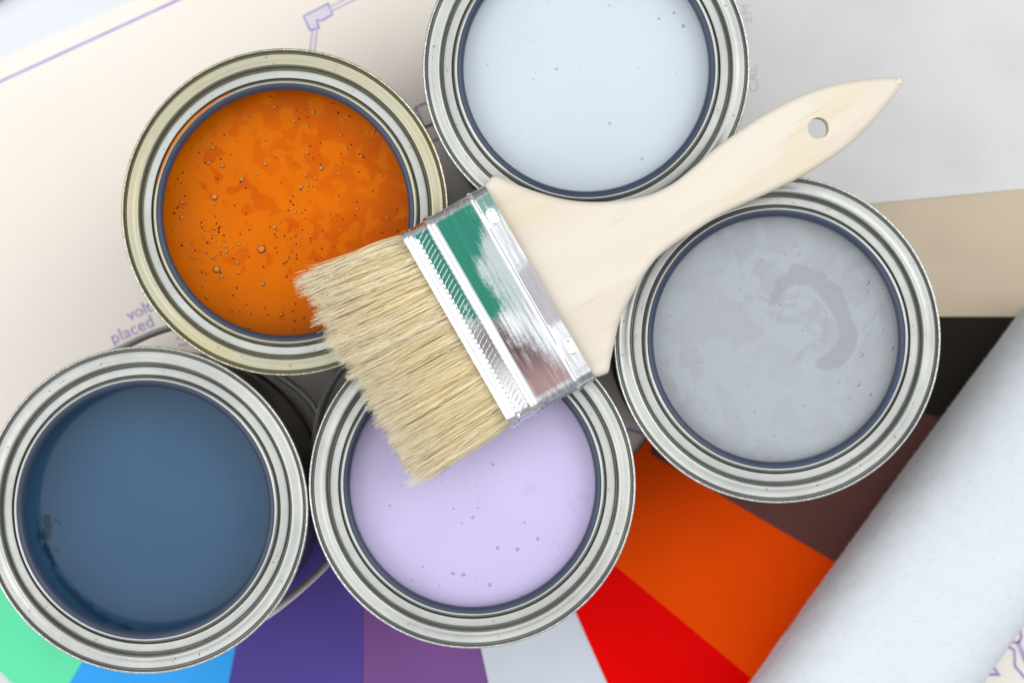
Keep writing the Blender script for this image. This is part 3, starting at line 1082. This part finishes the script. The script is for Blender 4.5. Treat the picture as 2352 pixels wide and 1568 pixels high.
# pressed diagonal rope pattern in the recess
vs, fs = [], []
nst = 36
for i in range(nst):
    yc = FW / 2 - 0.0030 - (FW - 0.0060) * (i + 0.5) / nst
    x0, x1 = 0.142 * FL, 0.255 * FL
    sk_ = 0.0012
    hgt = FZ + FT / 2 - 0.00030
    hw_ = 0.00030
    pts = [(x0, yc - sk_), (x0 + (x1 - x0) * 0.25, yc - sk_ * 0.45), (x0 + (x1 - x0) * 0.75, yc + sk_ * 0.45), (x1, yc + sk_ * 0.9)]
    b = len(vs)
    for j, (px_, py_) in enumerate(pts):
        hh = 0.00012 if j in (0, 3) else 0.00036
        ww = hw_ * (0.55 if j in (0, 3) else 1.0)
        vs += [(px_, py_ - ww, hgt), (px_, py_ - ww * 0.3, hgt + hh), (px_, py_ + ww * 0.3, hgt + hh), (px_, py_ + ww, hgt)]
    for j in range(3):
        for k in range(3):
            fs.append((b + j * 4 + k, b + (j + 1) * 4 + k, b + (j + 1) * 4 + k + 1, b + j * 4 + k + 1))
    fs.append((b, b + 1, b + 2, b + 3)); fs.append((b + 15, b + 14, b + 13, b + 12))
    # beads along the foot of the rope
    bx, by, br = 0.1325 * FL, yc - sk_ * 1.2, 0.00062
    b = len(vs)
    for ring in range(3):
        e_ = ring / 3 * math.pi / 2
        for k in range(8):
            a = 2 * math.pi * k / 8
            vs.append((bx + br * 0.75 * math.cos(e_) * math.cos(a), by + br * 1.7 * math.cos(e_) * math.sin(a), hgt + 0.00034 * math.sin(e_)))
    vs.append((bx, by, hgt + 0.00034))
    for ring in range(2):
        for k in range(8):
            k2 = (k + 1) % 8
            fs.append((b + ring * 8 + k, b + ring * 8 + k2, b + (ring + 1) * 8 + k2, b + (ring + 1) * 8 + k))
    for k in range(8):
        fs.append((b + 16 + k, b + 16 + (k + 1) % 8, b + 24))
o = link('rope_embossing', mesh('rope_embossing', vs, fs), MAT['nickel'], fer, True)
tag(o, kind='stuff')


def dimple(xc, yc, rot):
    """pressed oval slot: raised stadium rim round a sunken pad"""
    vs, fs = [], []
    n = 32
    top = FZ + FT / 2
    rows = [(1.9, -0.00006), (1.25, 0.00020), (0.95, 0.00022), (0.70, 0.00004), (0.0, 0.00006)]
    for s_, h in rows:
        for k in range(n):
            a = 2 * math.pi * k / n
            lx = 0.00082 * s_ * math.cos(a)
            ly = 0.00082 * s_ * math.sin(a) + (0.0014 if math.sin(a) >= 0 else -0.0014) * (1 if s_ > 0 else 0.0)
            vs.append((xc + lx * math.cos(rot) - ly * math.sin(rot), yc + lx * math.sin(rot) + ly * math.cos(rot), top + h))
    for i in range(len(rows) - 1):
        for k in range(n):
            k2 = (k + 1) % n
            fs.append((i * n + k, i * n + k2, (i + 1) * n + k2, (i + 1) * n + k))
    link('crimp_dimple', mesh('crimp_dimple', vs, fs), MAT['nickel'], fer, True)


dimple(*loc2(1132, 497, 0.0165), 0.0)
dimple(*loc2(1310, 795, 0.0165), 0.0)

# --- handle
up = [(1118, 421), (1124, 412), (1137, 406), (1160, 413), (1200, 430), (1250, 447), (1300, 459), (1350, 464), (1400, 463), (1450, 457), (1500, 444), (1550, 418),
      (1600, 378), (1650, 335), (1700, 299), (1750, 265), (1800, 237), (1850, 214), (1900, 197), (1950, 186), (2000, 179), (2050, 175), (2076, 175)]
lo = [(2082, 183), (2062, 212), (2022, 262), (1982, 306), (1942, 341), (1900, 370), (1850, 401), (1800, 427), (1750, 450), (1700, 472), (1650, 497), (1600, 528),
      (1550, 560), (1510, 592), (1480, 630), (1455, 672), (1432, 715), (1419, 750), (1410, 790), (1402, 828), (1398, 850), (1392, 858), (1368, 866)]
H = [loc2(u, v, 0.009) for u, v in up + lo]
top_in, bot_in = (FL - 0.008, 0.0335), (FL - 0.008, -0.0335)
c_up = catmull([(x, y, 0) for x, y in H[:len(up)]], 6)
c_lo = catmull([(x, y, 0) for x, y in H[len(up):]], 6)
outl = [Vector((*bot_in, 0)), Vector((*top_in, 0))] + c_up + c_lo
hx, hy = loc2(1880, 294, 0.009)
hr = 24.5 * S
rnd = random.Random(2)
hole = []
for k in range(40):
    a = -2 * math.pi * k / 40
    rr = hr * (1 + rnd.uniform(-0.02, 0.02))
    hole.append(Vector((hx + rr * math.cos(a), hy + rr * math.sin(a), 0)))


def offset_poly(P, d):
    """inset (d>0 inwards for a clockwise-or-ccw loop, side fixed by signed area)"""
    n = len(P)
    ar = sum(P[k].x * P[(k + 1) % n].y - P[(k + 1) % n].x * P[k].y for k in range(n))
    sg = 1 if ar > 0 else -1
    out = []
    for k in range(n):
        a, b, c = P[k - 1], P[k], P[(k + 1) % n]
        d1 = (b - a); d2 = (c - b)
        if d1.length < 1e-9: d1 = d2
        if d2.length < 1e-9: d2 = d1
        d1 = d1.normalized(); d2 = d2.normalized()
        n1 = Vector((-d1.y, d1.x, 0)); n2 = Vector((-d2.y, d2.x, 0))
        q = n1 + n2
        q = q / max(0.6, q.length_squared / 2)
        out.append(b + q * d * sg)
    return out


def h_half(x):      # half thickness along the handle
    pts = [(0.02, 0.0062), (0.035, 0.0060), (0.055, 0.0052), (0.085, 0.0044), (0.12, 0.0040), (0.15, 0.0034), (0.18, 0.0028)]
    for a, b in zip(pts, pts[1:]):
        if x <= b[0]:
            t = max(0, (x - a[0]) / (b[0] - a[0]))
            return a[1] + (b[1] - a[1]) * t
    return pts[-1][1]


def h_mid(x):       # mid height: the handle comes down to rest on the grey can's rim
    t = max(0.0, min(1.0, (x - 0.03) / 0.09))
    return FZ + (0.0046 - FZ) * t


rowsO = []      # rounded edge: list of (inset, z factor)
for i in range(7):
    a = math.pi / 2 * i / 6
    rowsO.append((0.0024 * (1 - math.cos(a)), math.sin(a), ))
vs, fs = [], []
no, nh = len(outl), len(hole)
loops_top, loops_bot = [], []
for sgn, store in ((1, loops_top), (-1, loops_bot)):
    for inset, s_ in rowsO:
        Q = offset_poly(outl, inset)
        idx = []
        for q in Q:
            ht = h_half(q.x)
            e_ = 0.0024
            zz = max(0.0, ht - e_) + e_ * s_ if ht > e_ else ht * s_
            idx.append(len(vs)); vs.append((q.x, q.y, h_mid(q.x) + sgn * zz))
        store.append(idx)
for store, flip in ((loops_top, False), (loops_bot, True)):
    for a, b in zip(store, store[1:]):
        for k in range(no):
            k2 = (k + 1) % no
            q = (a[k], a[k2], b[k2], b[k])
            fs.append(q[::-1] if flip else q)
for k in range(no):
    k2 = (k + 1) % no
    fs.append((loops_top[0][k2], loops_top[0][k], loops_bot[0][k], loops_bot[0][k2]))
# hole wall
hi = {1: [], -1: []}
for sgn in (1, -1):
    for q in hole:
        hi[sgn].append(len(vs)); vs.append((q.x, q.y, h_mid(q.x) + sgn * (h_half(q.x) - 0.0002)))
for k in range(nh):
    k2 = (k + 1) % nh
    fs.append((hi[1][k], hi[1][k2], hi[-1][k2], hi[-1][k]))
hm = mesh('handle', vs, fs)
bm = bmesh.new(); bm.from_mesh(hm); bm.verts.ensure_lookup_table(); bm.edges.ensure_lookup_table()
for store, h_ in ((loops_top, hi[1]), (loops_bot, hi[-1])):
    es = []
    inner = store[-1]
    for L_ in (inner, h_):
        for k in range(len(L_)):
            a, b = bm.verts[L_[k]], bm.verts[L_[(k + 1) % len(L_)]]
            e = bm.edges.get((a, b)) or bm.edges.new((a, b))
            es.append(e)
    bmesh.ops.triangle_fill(bm, use_beauty=True, use_dissolve=False, edges=es)
bmesh.ops.recalc_face_normals(bm, faces=bm.faces)
for f in bm.faces: f.smooth = True
for e in bm.edges:
    if len(e.link_faces) == 2 and e.calc_face_angle(0) > R(40): e.smooth = False
bm.to_mesh(hm); bm.free()
link('handle', hm, MAT['wood'], brush)

# --- bristles
tipc = [loc2(u, v, 0.010) for u, v in [(684, 632), (694, 660), (722, 705), (748, 765), (798, 838), (842, 905), (868, 962), (905, 1032), (938, 1085), (962, 1122)]]
ty = np.array([p[1] for p in tipc])[::-1]
tx = np.array([p[0] for p in tipc])[::-1]
NB, NSEG = 10000, 9
rng = np.random.default_rng(11)
y0 = rng.uniform(-FW / 2 + 0.0012, FW / 2 - 0.0012, NB)
edge = np.clip(1 - (np.abs(y0) / (FW / 2 - 0.0005)) ** 10, 0.25, 1)
z0 = rng.uniform(-1, 1, NB) * (FT / 2 - 0.0013) * edge
topw = z0 > 0
ymin, ymax = ty.min(), ty.max()
fan = (ymax - ymin) / FW
ytip = (ymax + ymin) / 2 + y0 * fan
# clumps
ncl = 420
cy_, cz_ = rng.uniform(-FW / 2, FW / 2, ncl), rng.uniform(-1, 1, ncl) * FT / 2
d2 = (y0[:, None] - cy_[None]) ** 2 + ((z0[:, None] - cz_[None]) * 0.8) ** 2
ci = d2.argmin(1)
cty = (ymax + ymin) / 2 + cy_ * fan + rng.normal(0, 0.0016, ncl)
ctz = cz_ * 1.05 + rng.normal(0, 0.0008, ncl)
kcl = rng.uniform(0.2, 0.78, NB)
ytip = ytip * (1 - kcl) + cty[ci] * kcl + rng.normal(0, 0.0007, NB)
ztip = z0 * 1.05 * (1 - kcl) + ctz[ci] * kcl + rng.normal(0, 0.0006, NB)
ztip = np.clip(ztip, -0.0079, 0.0088)
xt = np.interp(ytip, ty, tx) * (1 + rng.normal(0, 0.05, ncl))[ci] + np.abs(rng.normal(0, 0.0024, NB)) + 0.0006
# stray hairs
st = rng.random(NB) < 0.012
ytip = np.where(st, np.minimum(ytip + rng.normal(0, 0.006, NB), ymax + 0.0012), ytip)
ztip = np.where(st & (z0 > 0.004), ztip + np.abs(rng.normal(0, 0.0018, NB)), ztip)
xt = np.where(st & (rng.random(NB) < 0.5), xt - rng.uniform(0, 0.0025, NB), xt)
tt = np.linspace(0, 1, NSEG + 1)
bowy = rng.normal(0, 0.0006, NB)
bowz = rng.normal(0, 0.00035, NB)
ww = np.where(st, 1.6, 1.0)
P = np.zeros((NB, NSEG + 1, 3))
x0_ = 0.004
for j, t_ in enumerate(tt):
    e_ = t_ ** 1.15
    P[:, j, 0] = x0_ + (xt - x0_) * t_
    P[:, j, 1] = y0 + (ytip - y0) * e_ + bowy * ww * np.sin(t_ * math.pi * 1.3)
    P[:, j, 2] = FZ + z0 + (ztip - z0) * e_ + bowz * np.sin(t_ * math.pi)
rad = rng.uniform(0.00010, 0.000190, NB)
tap = 1.0 - 0.72 * tt ** 3
ang = np.arange(3) * 2 * math.pi / 3
phi = rng.uniform(0, 2 * math.pi, NB)
V = np.zeros((NB, NSEG + 1, 3, 3))
for k in range(3):
    V[:, :, k, 0] = P[:, :, 0]
    V[:, :, k, 1] = P[:, :, 1] + (rad[:, None] * tap[None]) * np.cos(phi + ang[k])[:, None]
    V[:, :, k, 2] = P[:, :, 2] + (rad[:, None] * tap[None]) * np.sin(phi + ang[k])[:, None]
V = V.reshape(-1, 3)
base = (np.arange(NB) * (NSEG + 1) * 3)[:, None]
Q = []
for j in range(NSEG):
    for k in range(3):
        k2 = (k + 1) % 3
        Q.append(base + np.array([[j * 3 + k, (j + 1) * 3 + k, (j + 1) * 3 + k2, j * 3 + k2]]))
Q = np.concatenate(Q, 0)
bme = mesh_np('bristles', V, Q)
rv = np.clip(rng.beta(1.5, 1.0, NB) * 0.75 + rng.uniform(0, 1, ncl)[ci] * 0.25, 0.03, 1)
rv = np.where(rng.random(NB) < 0.006, 0.0, rv)
a1 = bme.attributes.new('rnd', 'FLOAT', 'POINT')
a1.data.foreach_set('value', np.repeat(rv, (NSEG + 1) * 3).astype(np.float32))
a2 = bme.attributes.new('tip', 'FLOAT', 'POINT')
tipf = np.clip((tt - 0.62) / 0.38, 0, 1) ** 1.3
a2.data.foreach_set('value', np.tile(np.repeat(tipf, 3), NB).astype(np.float32))
bo_ = link('bristles', bme, MAT['hair'], brush, True)
tag(bo_, kind='stuff')
